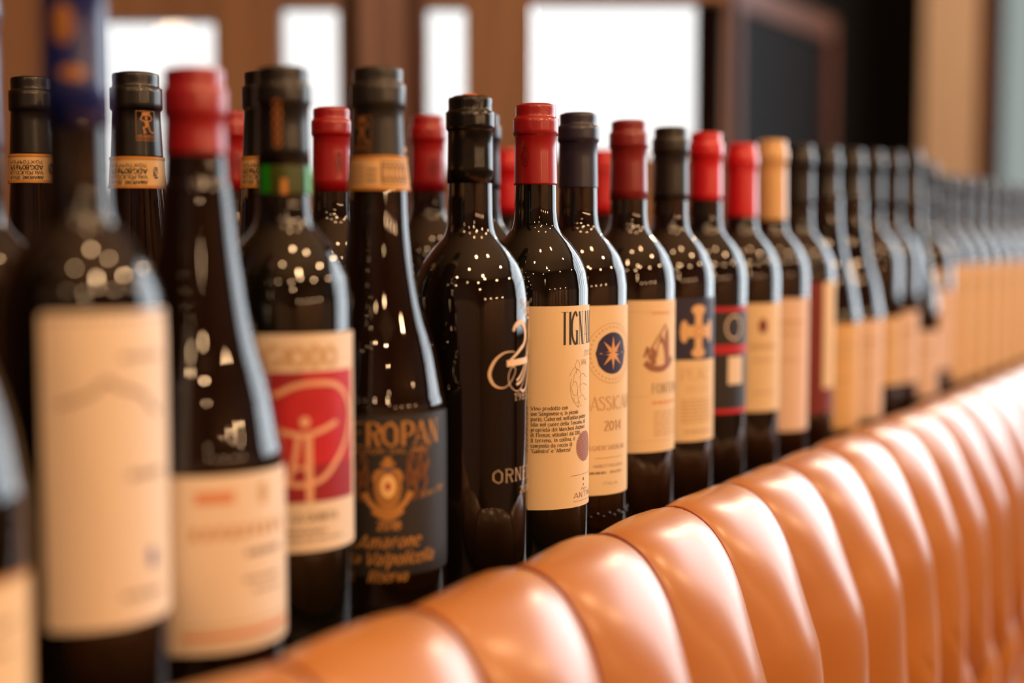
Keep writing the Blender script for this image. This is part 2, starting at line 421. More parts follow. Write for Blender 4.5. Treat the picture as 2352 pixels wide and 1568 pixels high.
q = Print(P, .0006); q.rect(-42, 71, 69, 90); q.rect(-42, 14, 134, 142); q.done('brush_shade', mat('dark red brush', (158, 30, 42), .6), l)
q = Print(P, .0008)
rg = [(-24, 118), (-18, 126), (-7, 130), (6, 134), (23, 135.5), (44, 134), (58, 127), (65, 116), (58, 102), (44, 90), (31, 82), (16, 79), (2, 80), (-12, 86), (-22, 98), (-24, 118)]
q.ribbon(crspl(rg), lambda a, b, t: 3.0)
q.oval(15, 114, 3, 3.2); q.ribbon(crspl([(-9, 110), (2, 108), (15, 106.6), (30, 109), (46, 113)]), 3); q.ribbon([(9.4, 106), (5, 88.5), (-2, 78)], 3); q.ribbon([(17.9, 106), (18.7, 69)], 4.2); q.ribbon([(3, 88.5), (19, 88.5)], 2)
q.done('line_drawing', mat('salmon print', (240, 184, 150), .6), l)
q = Print(P); q.text('LA QUINTA', 2, 46, 58, 4.6, .2, .1); q.lines(-2, 34, 51.5, 1.8); q.lines(-2, 52, 47.5, 1.2); q.done('lettering', GREYINK, l)

# ---- b4 Amarone with black label
def docg(e, P, z0, z1, ornament=True, text=True, m=TANP):
    l = label_patch('neck_band', P, -170, 170, z0, z1, m, e, 0, .0011)
    Q = Print(P, .0015); Q.rect(-170, 170, z1-1.9, z1); Q.rect(-170, 170, z0, z0+1.9); Q.done('band_edge', ORANGEINK, l)
    if ornament:
        Q = Print(P, .0015); Q.rect(5, 66, z0+3.8, z0+4.6); Q.rect(5, 66, z1-4.6, z1-3.8); Q.rect(5, 8, z0+3.8, z1-3.8)
        for k in range(6): Q.ring(13+k*9.5, (z0+z1)/2, 1.5, 4.6, .8, 20)
        Q.done('ornament', BROWNINK, l)
        Q = Print(P, .0015)
        for k in range(5): Q.lines(-62, -26, z0+4+k*2.6, .8)
        for k in range(3): Q.lines(-22, -2, z0+5+k*3.4, 1.4)
        Q.done('lettering', GREYINK, l)
    if text:
        Q = Print(P, .0015); zc = z0+2.6
        Q.text('AMARONE DELLA', -62, 20, zc, 2.4, .18, .12, False, flip=True)
        Q.text('VALPOLICELLA', -62, 20, zc+3.5, 2.4, .18, .12, False, flip=True)
        Q.text('ADGB09659', -62, 20, zc+7, 3.2, .2, .14, False, flip=True)
        Q.text('7QXT09FS11', -62, 20, zc+11.4, 2.2, .18, .12, False, flip=True)
        for a in range(4):
            for b in range(5):
                if (a*3+b*7) % 4: Q.rect(34+a*3, 36.4+a*3, zc+4+b*1.6, zc+5.2+b*1.6)
        Q.done('lettering', INK, l)
def vignaioli(parent, PC, a, z0, z1):
    """small boxed stamp: a figure carrying a basket on the head"""
    Q = Print(PC); h = z1-z0; wdeg = 46
    k = wdeg/100; A = lambda u: a-wdeg/2+u*k; Z = lambda v: z0+v*h/100
    for r_ in ([(0, 0), (100, 0)], [(0, 100), (100, 100)], [(0, 0), (0, 100)], [(100, 0), (100, 100)]):
        Q.ribbon([(A(x), Z(y)) for x, y in r_], .32)
    W = h*.045
    Q.ribbon([(A(x), Z(y)) for x, y in [(30, 92), (74, 94)]], W*1.6); Q.ribbon([(A(x), Z(y)) for x, y in [(36, 86), (70, 86)]], W*1.2)
    Q.ribbon([(A(x), Z(y)) for x, y in [(34, 88), (22, 72), (42, 64)]], W); Q.ribbon([(A(x), Z(y)) for x, y in [(72, 88), (84, 72), (62, 64)]], W)
    Q.oval(A(52), Z(76), h*.05, h*.055)
    Q.ribbon([(A(x), Z(y)) for x, y in [(50, 68), (58, 46)]], W*3)
    Q.ribbon([(A(x), Z(y)) for x, y in [(52, 46), (34, 44), (44, 26)]], W*1.3); Q.ribbon([(A(x), Z(y)) for x, y in [(64, 46), (70, 32), (86, 26)]], W*1.3)
    Q.ribbon([(A(x), Z(y)) for x, y in [(34, 25), (50, 28)]], W); Q.ribbon([(A(x), Z(y)) for x, y in [(80, 24), (94, 30)]], W)
    Q.text('VIGNAIOLI', A(6), A(95), Z(11), h*.085, .2, .14, False); Q.text('INDIPENDENTI', A(6), A(95), Z(4), h*.05, .18, .12, False)
    Q.done('emblem', BRONZE, parent)
P4 = prof_burgundy(.0415, .320, .0152, .104)
e = bottle(.717, .530, 'tall sloping bottle, black label with gold crest and lettering, black capsule with paper band', P4, G_BROWN, FR)
_, PC = capsule(e, P4, .264, CHAR); vignaioli(_, PC, -38, 268, 290)
docg(e, P4, 245, 266, True, False)
q = Print(PC)
q.text('CLASSICO', 62, 84, 269, 2.5, .2, .15, False); q.done('lettering', IVORYINK, _)
l = label_patch('front_label', P4, -62, 84, 4, 110, BLACKP, e, 1)
q = Print(P4); q.text('PIEROPAN', -43, 57, 91.5, 14, .155, .05); q.done('title', GOLD, l)
q = Print(P4); q.text('VITICOLTORI DAL 1880', -44, 42, 87, 2.6, .2, .15, False)
q.text('2018', -3, 17, 40.5, 5.2, .24, .12); q.text('Amarone', -20, 33, 29.5, 8, .15, .08, False, .45); q.text('della', -42, -18, 20, 6.5, .15, .08, False, .45); q.text('Valpolicella', -14, 49, 19, 8, .15, .08, False, .45); q.text('Riserva', -12, 22, 8.6, 7, .15, .08, False, .45)
q.ribbon(crspl([(-24, 29), (-18, 31), (-10, 30)]), .6); q.text('Nino Pier', 33, 66, 58, 4.5, .1, .06, False, .6, rise=3)
q.done('lettering', GOLD, l)
q = Print(P4)
# crest: crowned heart shield, scroll ribbon, lion-like tendrils to either side
q.oval(6, 66, 8.6, 12.5); q.oval(0, 72, 4.8, 5.6); q.oval(12, 72, 4.8, 5.6); q.rect(3, 9, 77, 82); q.oval(6, 83.2, 2.6, 1.8); q.ribbon([(0, 80.5), (12, 80.5)], 2.0)
q.ribbon(crspl([(-14, 63), (-6, 55), (6, 51.5), (18, 55), (26, 63)]), 3.6); q.ribbon(crspl([(-6, 53), (6, 48.5), (18, 53)]), 5)
q.done('crest', GOLD, l, 'gold crowned shield')
q = Print(P4)
rr = random.Random(3)
for sgn in (-1, 1):
    for k in range(11):
        a0 = 6+sgn*(14+k*2.1); z0 = 70+8*math.sin(k*1.3)+k*.9; 
        q.ribbon(crspl([(a0, z0-9), (a0+sgn*3.5, z0-3), (a0+sgn*1, z0+3), (a0+sgn*4.5, z0+8)]), 1.1)
        q.oval(a0+sgn*4, z0+8, 1.2, 1.3)
q.done('crest_tendrils', mat('brown gold ink', (140, 90, 52), .45, metal=.3), l)
q = Print(P4, .0007); q.ring(6, 67, 7, 10, .6); q.done('crest_outline', mat('dark gold ink', (130, 80, 40), .5), l)
q = Print(P4, .0008); q.oval(6, 67, 4.8, 7); q.done('crest_shield', mat('pale gold ink', (248, 208, 140), .5), l)
q = Print(P4, .0010); q.oval(6, 67, 1.7, 2.4); q.done('crest_dot', REDINK, l); 
q = Print(P4, .0010); q.oval(6, 77.2, 2.2, 1.2); q.done('crest_jewel', mat('blue ink', (70, 80, 130), .5), l)

# ---- b5 screen printed bottle with black wax
P5 = prof_bordeaux(.0385, .3085, .0149, .180)
e = bottle(.799, .515, 'unlabelled dark bottle with black wax top, ivory 25 and swirls printed on the glass', P5, G_BLACK, FR)
wp = shell(P5, .252, .3085, .0009)
wx = lathe('wax_seal', wp, WAX, e, 56)
# orange crumb on the wax
bm = bmesh.new(); bmesh.ops.create_icosphere(bm, subdivisions=3, radius=1)
for v in bm.verts:
    n_ = .25*math.sin(v.co.x*5+1)*math.cos(v.co.y*6); v.co = Vector((v.co.x*.0072*(1+n_), v.co.y*.0062*(1+n_), .3094+max(0, v.co.z)*.0016*(1+n_)))
bmo('wax_crumb', bm, CORK, e, True)['label'] = 'orange crumb on the wax top'
q = Print(P5)
taper = lambda a, b: (lambda dx, dz, t: a+(b-a)*abs(dx)*.6)
q.ribbon(crspl([(45.5, 155.5), (48, 158.5), (53, 160.8), (59, 161), (65, 157.5), (67.5, 152), (65, 147.5), (60, 144.3)]), lambda dx, dz, t: 1.9+1.6*math.sin(t*PI))
q.ribbon([(60.5, 145), (38.5, 135.4)], lambda dx, dz, t: 2.6-1.4*t)
q.ribbon([(37, 134.6), (74, 135.8)], 4.2)
q.ribbon([(72, 136.2), (74, 141)], 1)
q.ribbon(crspl([(92, 160), (84, 160), (83, 150), (90, 152), (98, 147), (96, 138), (88, 136)]), 2)
sw = [(47, 142), (41, 142.3), (33, 141.5), (25, 138), (20, 133), (18, 128), (20, 123.5), (24, 120.5), (30, 119), (36, 119.6), (42, 122.5), (47.5, 127.5), (48.5, 131), (45, 132.5), (41, 130), (39, 126), (40, 121.5), (44.5, 118), (51, 116), (57, 117.5), (63, 122), (70, 131), (76, 143), (84, 158)]
q.ribbon(crspl(sw), lambda dx, dz, t: .5+1.5*max(0, math.sin(min(1, t*2.6)*PI))**2)
for s_ in ([(50.5, 123), (56, 125.5), (62, 130), (68, 137), (74, 147)], [(50, 120.4), (57, 122), (64, 127), (72, 136), (80, 147)], [(57.5, 117), (62, 115.5), (69, 118), (76, 128), (82, 139)]):
    q.ribbon(crspl(s_), lambda dx, dz, t: 1.3*(1-t)+.4)
q.text('1985-2010', 46.5, 108, 110, 4.6, .09, .05); q.text('ORNELLAIA', 22, 122, 57, 8.4, .058, .032); q.text('2010', 56, 82, 48.2, 4.2, .09, .05)
for k in range(6):
    q.ring(66+k*5, 167+1.5*math.sin(k), 1.6, 1.6, .45, 14); q.ring(62+k*5.5, 172, 1.1, 1.9, .4, 12)
q.ribbon(crspl([(58, 174), (62, 176), (66, 172), (70, 166), (76, 163), (84, 164), (92, 168)]), .6); q.ribbon([(70, 163.5), (100, 163.5)], .5)
q.done('screen_print', IVORYINK, e, 'ivory numeral, swirls and lettering printed on the glass')

# ---- b6
P6 = prof_bordeaux(.0382, .310, .0150, .184)
e = bottle(.880, .512, 'bottle with bright red capsule, cream label with tall condensed capitals and a paragraph', P6, G_GREEN, FR)
def crest_emboss(_, PC, a, z):
    Q = Print(PC, .0004); Q.ring(a, z, 3.0, 3.8, .8, 20); Q.oval(a, z, 1.5, 2.6); Q.ribbon([(a-10, z+5.5), (a+10, z+5.5)], 1); Q.oval(a, z+7, 1.6, 1.6); Q.ring(a, z-5.5, 2.0, 1.6, .7, 14)
    Q.done('emblem', mat('dark red emboss', (120, 12, 18), .5), _)
_, PC = capsule(e, P6, .2535, RED); crest_emboss(_, PC, -28, 274)
l = label_patch('front_label', P6, -17, 175, 27, 169, CREAM, e, 1)
q = Print(P6); q.text('TIGNANELLO', 27.4, 116, 142, 22.8, .078, .012)
q.done('title', INK, l)
q = Print(P6)
para = ['Vino prodotto con', 'uve Sangiovese e, in piccola', "parte, Cabernet nell'antico podere", 'sito nel cuore della Toscana, di', 'proprietà dei Marchesi Antinori', 'di Firenze, viticoltori dal 1385.', 'Il terreno, in collina, è', 'composto da roccia di', '"Galestro" e "Alberese"']
ends = [36.3, 51, 66, 65, 64, 56, 46, 42, 41]
for k, (t_, a_) in enumerate(zip(para, ends)):
    q.text(t_, -4.8, a_, 97-k*3.72, 2.55, .17, .085)
q.done('paragraph', mat('olive brown ink', (96, 78, 48), .6), l)
q = Print(P6); q.text('2015', 62, 84, 133.5, 3.6, .1, .05); q.text('ANTINORI', 44.7, 100, 33.2, 3.8, .12, .08, False); q.ribbon([(44, 31), (110, 31)], .25); q.ribbon([(40, 49.5), (100, 49.5)], .25); q.oval(62, 46, .8, 1.0); q.oval(62, 42, .5, .9); q.text('Piero', 56, 70, 38, 2.2, .1, .06, False, .4)
for k in range(10): q.ribbon([(-10.6, 63+k*3.7), (-8.8, 65+k*3.7)], .6)
q.done('lettering', BROWNINK, l)
q = Print(P6)
rc = [[(40, 113), (42, 109), (46, 106), (50, 108), (49, 114), (45, 116), (42, 113)], [(43, 116), (46, 122), (52, 124), (56, 119), (54, 112), (57, 107)], [(38, 120), (42, 124), (47, 126), (49, 121)], [(46, 127), (50, 131), (54, 127), (50, 124), (46, 127)], [(44, 105), (47, 100), (52, 102), (51, 97)], [(41, 118), (39, 112), (42, 104), (45, 101)], [(52, 118), (60, 121), (68, 118)], [(55, 113), (62, 114), (70, 112)], [(56, 127), (62, 129), (68, 127)], [(53, 104), (60, 106), (66, 102), (72, 103)], [(58, 99), (52, 98), (48, 99)], [(50, 110), (51, 104), (54, 100)]]
for c_ in rc: q.ribbon(crspl(c_), .33)
for a_ in (57, 61, 65): q.ribbon([(a_, 131), (a_+1.5, 127), (a_+3, 131)], .4)
q.done('crest', mat('tan line ink', (190, 148, 104), .6), l)
q = Print(P6)
for k in range(28):
    z_ = 59+k*.76; t_ = (z_-69.3)/10.8
    if abs(t_) < 1:
        hw = 10.6*math.sqrt(1-t_*t_)/38.2*57.3; q.ribbon([(64-hw, z_), (64+hw, z_)], .52, 2.5)
q.done('stamp', MAUVE, l, 'striped mauve round stamp')

# ---- b7
P7 = prof_bordeaux(.0380, .310, .0148, .184)
e = bottle(.958, .520, 'bottle with dark blue-grey capsule, navy disc holding an eight-pointed star on cream label', P7, G_BROWN, FR)
capsule(e, P7, .254, NAVYF)
l = label_patch('front_label', P7, -28, 112, 24, 166, CREAM, e, 1)
q = Print(P7); q.oval(43.7, 130.4, 15.6, 15.6); q.done('disc', mat('navy ink', (46, 40, 78), .55), l)
q = Print(P7, .0007)
for k in range(8):
    t_ = k*PI/4+PI/2; n_ = t_+PI/2; dg = 57.3/38
    c0 = (43.7, 130.4); tip = (43.7+12.8*math.cos(t_)*dg, 130.4+12.8*math.sin(t_))
    for s_ in (-1, 1):
        mid = (43.7+(4.2*math.cos(t_+s_*.39))*dg, 130.4+4.2*math.sin(t_+s_*.39)); q.poly([c0, mid, tip])
q.done('star', mat('tan star ink', (222, 168, 112), .5), l)
q = Print(P7); q.ring(43.7, 130.4, 22.5, 22.5, .5)
for k in range(36): 
    t_ = k*PI/18; q.oval(43.7+19.6*math.cos(t_)*1.508, 130.4+19.6*math.sin(t_), .7, .9)
q.text('SASSICAIA', 6, 82, 88, 10, .16, .05); q.done('lettering', PALEINK, l)
q = Print(P7); q.text('2014', 32, 58, 72.5, 7, .16, .06); q.text('BOLGHERI SASSICAIA', 6, 66, 58, 3.4, .12, .06); q.ribbon([(20, 52), (62, 52)], .3); q.done('lettering', mat('ochre brown ink', (176, 130, 84), .6), l)
q = Print(P7); q.text('IMBOTTIGLIATO', 18, 63, 45, 2.1, .16, .1, False); q.lines(10, 34, 40, 1.8); q.text('BOLGHERI', 40, 60, 40, 2, .16, .1, False); q.text('ITALIA', 30, 52, 31.5, 2.2, .14, .1, False); q.done('lettering', GREYINK, l)
bm = bmesh.new()
for k in range(46):
    a = 2*PI*k/46; bmesh.ops.create_icosphere(bm, subdivisions=1, radius=.0017, matrix=Matrix.Translation((.0378*math.cos(a), .0378*math.sin(a), .0075+.0022*(k % 2))))
bmo('base_knurling', bm, G_BROWN, e, True)['kind'] = 'stuff'

# ---- b8
P8 = prof_bordeaux(.0380, .310, .0148, .184)
e = bottle(1.040, .518, 'bottle with dull maroon capsule, cream label with brown castle drawing, left of the cross', P8, G_BROWN, FR)
capsule(e, P8, .247, DKRED)
l = label_patch('front_label', P8, -20, 118, 46, 167, CREAM, e, 1)
q = Print(P8)
q.ribbon(crspl([(21, 118), (28, 114), (38, 112.5), (48, 113), (60, 117), (66, 121)]), 5); q.poly([(36, 122), (52, 122), (50, 134), (44, 140), (37, 130)]); q.poly([(50, 116), (60, 119), (58, 141), (54, 147), (50, 138)]); q.ribbon([(26, 126), (38, 137), (52, 148)], 1.6); q.ribbon([(20, 122), (24, 130), (27, 120)], 2); q.poly([(28, 116), (36, 116), (36, 127), (31, 130), (28, 125)])
q.done('castle_drawing', mat('sepia ink', (158, 108, 84), .6), l)
q = Print(P8); q.text('FONTERUTOLI', 30, 112, 93, 7.6, .12, .05); q.done('title', GREYINK, l)
q = Print(P8); q.lines(31, 80, 84.5, 2); q.lines(30, 60, 156, 1.2); q.done('lettering', mat('pale red ink', (226, 150, 110), .6), l)
q = Print(P8)
for k in range(7): q.lines(33, 84, 77-k*3, 1.3)
q.ribbon([(-18, 91), (26, 91)], .3); q.ribbon([(-18, 55), (112, 55)], .3); q.ribbon([(-18, 158), (112, 158)], .3); q.done('lettering', PALEINK, l)

# ---- b9
P9 = prof_bordeaux(.0380, .310, .0148, .184)
e = bottle(1.120, .518, 'bottle with charcoal capsule, label navy above with pale cross, cream below', P9, G_BROWN, FR)
capsule(e, P9, .248, CHAR)
l = label_patch('front_label', P9, -30, 112, 45, 166, CREAM, e, 1)
q = Print(P9); q.rect(-30, 112, 114, 166.2); q.done('navy_panel', NAVYP, l)
q = Print(P9, .0007)
q.rect(34, 46, 120, 156); q.rect(20, 60, 133, 143)
for (a_, z_) in ((40, 156), (40, 120)): q.oval(a_, z_, 7.5, 4.4)
for (a_, z_) in ((19, 138), (61, 138)): q.oval(a_, z_, 3.8, 9.5)
q.done('cross', mat('pale gold paint', (226, 186, 136), .5), l)
q = Print(P9, .0009); q.ring(40, 138, 4, 4.4, 1.2, 20); q.done('cross_centre', ORANGEINK, l)
q = Print(P9); q.text('PEAC', 14, 62, 97, 9, .12, .05); q.text('DELLA', 22, 58, 87, 5, .12, .06)
for k in range(7): q.lines(16, 66, 79-k*3, 1.5)
q.lines(20, 66, 52, 2.4); q.done('lettering', PALEINK, l)

# ---- b10
P10 = prof_bordeaux(.0380, .311, .0148, .184)
e = bottle(1.200, .520, 'bottle with glossy red capsule, black label crossed by red stripes', P10, G_BLACK, FR)
capsule(e, P10, .250, BRIGHTRED)
l = label_patch('front_label', P10, -60, 100, 60, 156, BLACKP, e, 0)
q = Print(P10); q.rect(-60, 100, 151, 155); q.rect(-60, 100, 113.5, 121.5); q.rect(-60, 100, 60, 64); q.done('stripe', REDP, l)
q = Print(P10); q.ring(44, 137, 9, 10.5, 1.6, 24); q.rect(34, 62, 86, 111); q.done('emblem', WHITEP, l)
# ---- b11
P11 = prof_bordeaux(.0380, .306, .0152, .184)
e = bottle(1.285, .520, 'bottle with ribbed bright red screw capsule, cream label with dark red dot', P11, G_BROWN, FR)
_, PC = capsule(e, P11, .236, BRIGHTRED)
for z_ in (.284, .278, .272): lathe('rib', [(z_-.0012, rat(P11, z_)+.0006), (z_, rat(P11, z_)+.0014), (z_+.0012, rat(P11, z_)+.0006)], BRIGHTRED, _, 40, False)
l = label_patch('front_label', P11, -50, 88, 53, 155, CREAM, e, 1)
q = Print(P11); q.oval(35, 134, 5, 7); q.done('dot', DKREDP, l)
q = Print(P11); q.lines(14, 60, 112, 5); q.lines(20, 56, 100, 3); q.lines(18, 58, 70, 2); q.done('lettering', PALEINK, l)

# ---- the rest of the front row
LOW = G_BROWN
rest = [
 (1.366, .52, 'bordeaux', .314, BEIGEF, .234, (-50, 84, 25, 157, PINKP), 'bottle with the only beige capsule, just right of the ribbed red one'),
 (1.446, .52, 'bordeaux', .314, BLACKF, .250, (-60, 105, 34, 171, MAROONP), 'black-capped bottle with maroon and cream label, beside the beige-capped one'),
 (1.530, .52, 'burgundy', .316, BLACKF, .262, (-50, 80, 6, 124, TANP), 'first black-capped sloping bottle right of the maroon label, low tan label'),
 (1.615, .52, 'burgundy', .318, BLACKF, .262, (-50, 80, 10, 124, PINKP), 'second black-capped sloping bottle right of the maroon label, pinkish label'),
 (1.695, .52, 'bordeaux', .321, BLACKF, .252, (-50, 80, 42, 123, TANP), 'square-shouldered bottle right of the two sloping ones, short tan label'),
 (1.775, .52, 'bordeaux', .323, BLACKF, .252, (-50, 80, 38, 127, PINKP), 'square-shouldered bottle with short pinkish label, left of the tallest far sloping bottle'),
 (1.860, .52, 'burgundy', .330, BLACKF, .262, (-50, 80, 13, 98, PINKP), 'tallest of the far sloping bottles, very low pinkish label'),
 (1.940, .52, 'bordeaux', .319, BLACKF, .252, (-50, 80, 41, 148, PINKP), 'dark bottle with pale round seal above its label, left of the tall-labelled run'),
]
for x, y, kind, H, cm, cz, lab, name in rest:
    P = prof_bordeaux(.038, H, .0148, .184+max(0, (H-.316))*1.0) if kind == 'bordeaux' else prof_burgundy(.0405, H, .0148, .120)
    e = bottle(x, y, name, P, LOW, FR)
    capsule(e, P, cz, cm)
    l = label_patch('front_label', P, *lab, e, 1)
    if lab[4] is MAROONP:
        q = Print(P); q.rect(44, 105, 60, 171); q.done('cream_panel', CREAM, l)
        q = Print(P); q.oval(0, 150, 4, 4); q.done('emblem', PALEINK, l)
    else:
        q = Print(P); zt = lab[3]; q.lines(10, 56, zt-26, 4); q.lines(16, 52, zt-36, 2.4); q.lines(18, 50, zt-62, 2); q.done('lettering', PALEINK, l)
    if H == .319:
        q = Print(P); q.oval(30, 165, 9, 11); q.done('round_seal', WHITEP, e)
# run of nine alike bottles with tall labels: one built, the others copied
far = ['first', 'second', 'third', 'fourth', 'fifth', 'sixth', 'seventh', 'eighth', 'ninth']
PF = prof_bordeaux(.038, .306, .0148, .190)
src = None
def kids(o): return [c for c in C.objects if c.parent == o]
def copy_thing(o, parent=None):
    c = o.copy(); C.objects.link(c)
    if parent: c.parent = parent
    for k in kids(o): copy_thing(k, c)
    return c
for i in range(9):
    nm = far[i]+' bottle of the far run with tall tan labels, counted from the left'
    if i == 8: nm = 'last bottle of the far run with tall tan labels, at the right edge'
    x = 2.022+.080*i
    if src is None:
        src = e = bottle(x, .52, nm, PF, LOW, FR); capsule(e, PF, .248, BLACKF)
        l = label_patch('front_label', PF, -50, 84, 18, 180, TANP, e, 1)
        q = Print(PF); q.lines(0, 50, 150, 5); q.lines(5, 45, 138, 2.5); q.lines(5, 45, 40, 2.5); q.done('lettering', GREYINK, l)
    else:
        e = copy_thing(src); e.location = (x, .52, -DROP); e.rotation_euler.z = math.atan2(-.52, -x)+R(rnd.uniform(-4, 4)); e['label'] = nm

# ---- back rows
e = bottle(.504, .640, 'tall bottle with blue capsule cut by the top left corner', prof_bordeaux(.038, .352, .0148, .184), G_BLACK, BK)
capsule(e, prof_bordeaux(.038, .352, .0148, .184), .262, BLUEF)
PA = prof_burgundy(.0425, .326, .0150, .098)
for x, y, nm, H in ((.738, .637, 'black-capped sloping bottle half hidden behind the green-stripped bottle', .326), (.696, .716, 'black-capped sloping bottle with stamp and upside-down paper band, left of the blurred red capsule', .326), (.720, .846, 'farthest left black-capped sloping bottle with paper neck band', .333)):
    P = prof_burgundy(.0425, H, .0150, .098)
    e = bottle(x, y, nm, P, G_BROWN, BK)
    _, PC = capsule(e, P, H-.056, BLACKF)
    if y == .716: vignaioli(_, PC, 22, 280.5, 300)
    docg(e, P, (H-.077)*1000, (H-.056)*1000, False, True)
for x, y, px, H, cb, m, em, nm in (
    (.897, .812, 540, .320, .255, RED, 10, 'red-capped back-row bottle between the blurred red capsule and the black one'),
    (.886, .700, 767, .317, .252, RED, 22, 'red-capped back-row bottle just left of the stamped charcoal capsule'),
    (1.033, .710, 985, .322, .256, RED, 18, 'red-capped back-row bottle just left of the black wax top'),
    (.994, .630, 1106, .317, .256, NAVYF, None, 'blue-grey-capped bottle mostly hidden behind the black wax neck'),
    (1.230, .748, 1165, .305, .241, BRIGHTRED, None, 'bright red-capped bottle peeking out left of the condensed-capitals bottle'),
    (1.279, .666, 1385, .304, .241, BRIGHTRED, 0, 'ribbed red capsule peeking out between the blue-grey and maroon capsules')):
    P = prof_bordeaux(.038, H, .0150, H-.126)
    e = bottle(x, y, nm, P, G_BROWN, BK)
    _, PC = capsule(e, P, cb, m)
    if em and y != .666: crest_emboss(_, PC, em, cb*1000+22)
    if y == .666:
        for k in range(7): z_ = .292-.006*k; lathe('rib', [(z_-.0014, rat(P, z_)+.0006), (z_, rat(P, z_)+.0017), (z_+.0014, rat(P, z_)+.0006)], BRIGHTRED, _, 40, False)

# ------------------------------------------------------------------ shelf the bottles stand on
sh = bpy.data.objects.new('bottle_shelf', None); sh.location = (0, 0, -DROP); C.objects.link(sh); tag(sh, 'dark wooden shelf behind the leather seat back, holding all the bottles', 'shelf')
bm = bmesh.new()
pts = [(.1, .4455), (2.95, .4855), (2.95, .60), (1.88, .60), (1.84, .92), (.1, .92)]
vs_ = [bm.verts.new((x, y, 0)) for x, y in pts]; f_ = bm.faces.new(vs_)
r_ = bmesh.ops.extrude_face_region(bm, geom=[f_]); bmesh.ops.translate(bm, vec=(0, 0, -.03), verts=[v for v in r_['geom'] if isinstance(v, bmesh.types.BMVert)])
bmesh.ops.recalc_face_normals(bm, faces=bm.faces)
bmo('shelf_board', bm, SHELF, sh)
boxo('carcass', (.12, 2.93, .50, .59, -.93, -.03), SHELF, sh)

# ------------------------------------------------------------------ leather banquette back
bq = bpy.data.objects.new('banquette', None); C.objects.link(bq)
tag(bq, 'tan leather banquette with channelled, deep-buttoned back running along the bottle shelf', 'banquette')
bq.location = (0, 0, 0); 
SK = .0140   # slight turn of the seat relative to the row
PRO = [(.446, -.010), (.444, .004), (.438, .0145), (.429, .0205), (.418, .0225), (.405, .0185), (.392, .009), (.381, -.006), (.373, -.023), (.367, -.043), (.361, -.070), (.356, -.100), (.353, -.135), (.351, -.175), (.350, -.215), (.350, -.50)]
def arcprof(pts, n=6):
    P = crspl(pts, n); L = [0]
    for a, b in zip(P, P[1:]): L.append(L[-1]+math.hypot(b[0]-a[0], b[1]-a[1]))
    return P, L
AP, AL = arcprof(PRO)
def pos(s):
    for i in range(len(AL)-1):
        if AL[i] <= s <= AL[i+1]:
            t = (s-AL[i])/(AL[i+1]-AL[i] or 1); a, b = AP[i], AP[i+1]
            y = a[0]+(b[0]-a[0])*t; z = a[1]+(b[1]-a[1])*t; dx, dz = b[0]-a[0], b[1]-a[1]; l = math.hypot(dx, dz) or 1
            return y, z, dz/l, -dx/l      # outward normal
    a = AP[-1]; return a[0], a[1], -1, 0
def surf(X, s, d):
    y, z, ny, nz = pos(max(0, min(AL[-1]-1e-4, s)))
    return (X, y-.003+SK*(X-.45)+ny*d, z+nz*d)
def s_at(zv):
    for i in range(len(AL)-1):
        if AP[i][0] < .40 and AP[i+1][1] <= zv: return AL[i]
    return AL[-1]
S1 = s_at(-.172); DH = .100; CW = .110; X0 = .710-4*CW
def Aof(s):
    return .0015+.0225*min(1, max(0, (s-.02)/.16))**1.1
def bul(t, p=2.4): return (1-abs(2*t-1)**p)**.62 if 0 < t < 1 else 0
NCH = 24
for k in range(NCH):
    xa = X0+k*CW; v = []; f = []; nt_, ns = 20, 46
    for i in range(nt_+1):
        t = .5-.5*math.cos(PI*i/nt_); sb = S1+DH*(1-abs(2*t-1))
        for j in range(ns+1):
            s = sb*j/ns; fall = min(1, max(0, (sb-s)/.035))**.55
            lo = min(1, max(0, (s-.06)/.10))
            d = Aof(s)*((1-lo)*bul(t)+lo*1.15*math.sin(PI*t)**1.15)*fall+.0012*math.sin((xa+t*CW)*61+s*23)*bul(t)*math.sin(s*30+k)
            v.append(surf(xa+t*CW, s, d-.002*(1-bul(t))))
    for i in range(nt_):
        for j in range(ns):
            p = i*(ns+1)+j; f.append((p, p+1, p+ns+2, p+ns+1))
    pyd('channel', v, f, LEATHER, bq)
    # welt between channels
    v = []; f = []; m_ = 40
    for j in range(m_+1):
        s = S1*j/m_
        c = surf(xa, s, .0002)
        y, z, ny, nz = pos(s)
        for q_ in range(6):
            a = 2*PI*q_/6; o1 = .0011*math.cos(a); o2 = .0011*math.sin(a)
            v.append((c[0]+o1, c[1]+ny*o2, c[2]+nz*o2))
    for j in range(m_):
        for q_ in range(6):
            f.append((j*6+q_, j*6+(q_+1) % 6, (j+1)*6+(q_+1) % 6, (j+1)*6+q_))
    pyd('seam', v, f, SEAMM, bq)
# diamonds
dm = []
btn = None
for row in range(3):
    for k in range(NCH+1):
        xc = X0+k*CW+(CW/2 if row % 2 else 0)
        if xc > X0+NCH*CW: continue
        st = S1+row*DH; v = []; f = []; n_ = 14
        for i in range(n_+1):
            for j in range(n_+1):
                a = i/n_; b = j/n_      # unit diamond corners: top, right, left, bottom
                X = xc+(a-b)*CW/2; s = st+(a+b)*DH
                d = .032*(math.sin(PI*a)*math.sin(PI*b))**.75-.004
                v.append(surf(X, s, d))
        for i in range(n_):
            for j in range(n_):
                p = i*(n_+1)+j; f.append((p, p+1, p+n_+2, p+n_+1))
        pyd('diamond', v, f, LEATHER, bq)
        c = surf(xc, st, .001)
        if btn is None:
            bm = bmesh.new(); bmesh.ops.create_uvsphere(bm, u_segments=14, v_segments=8, radius=.009, matrix=Matrix.Diagonal((1, .5, 1, 1)))
            btn = bmo('button', bm, LEATHER, bq, True); btn.location = c
        else:
            o = btn.copy(); C.objects.link(o); o.location = c
yb = .36
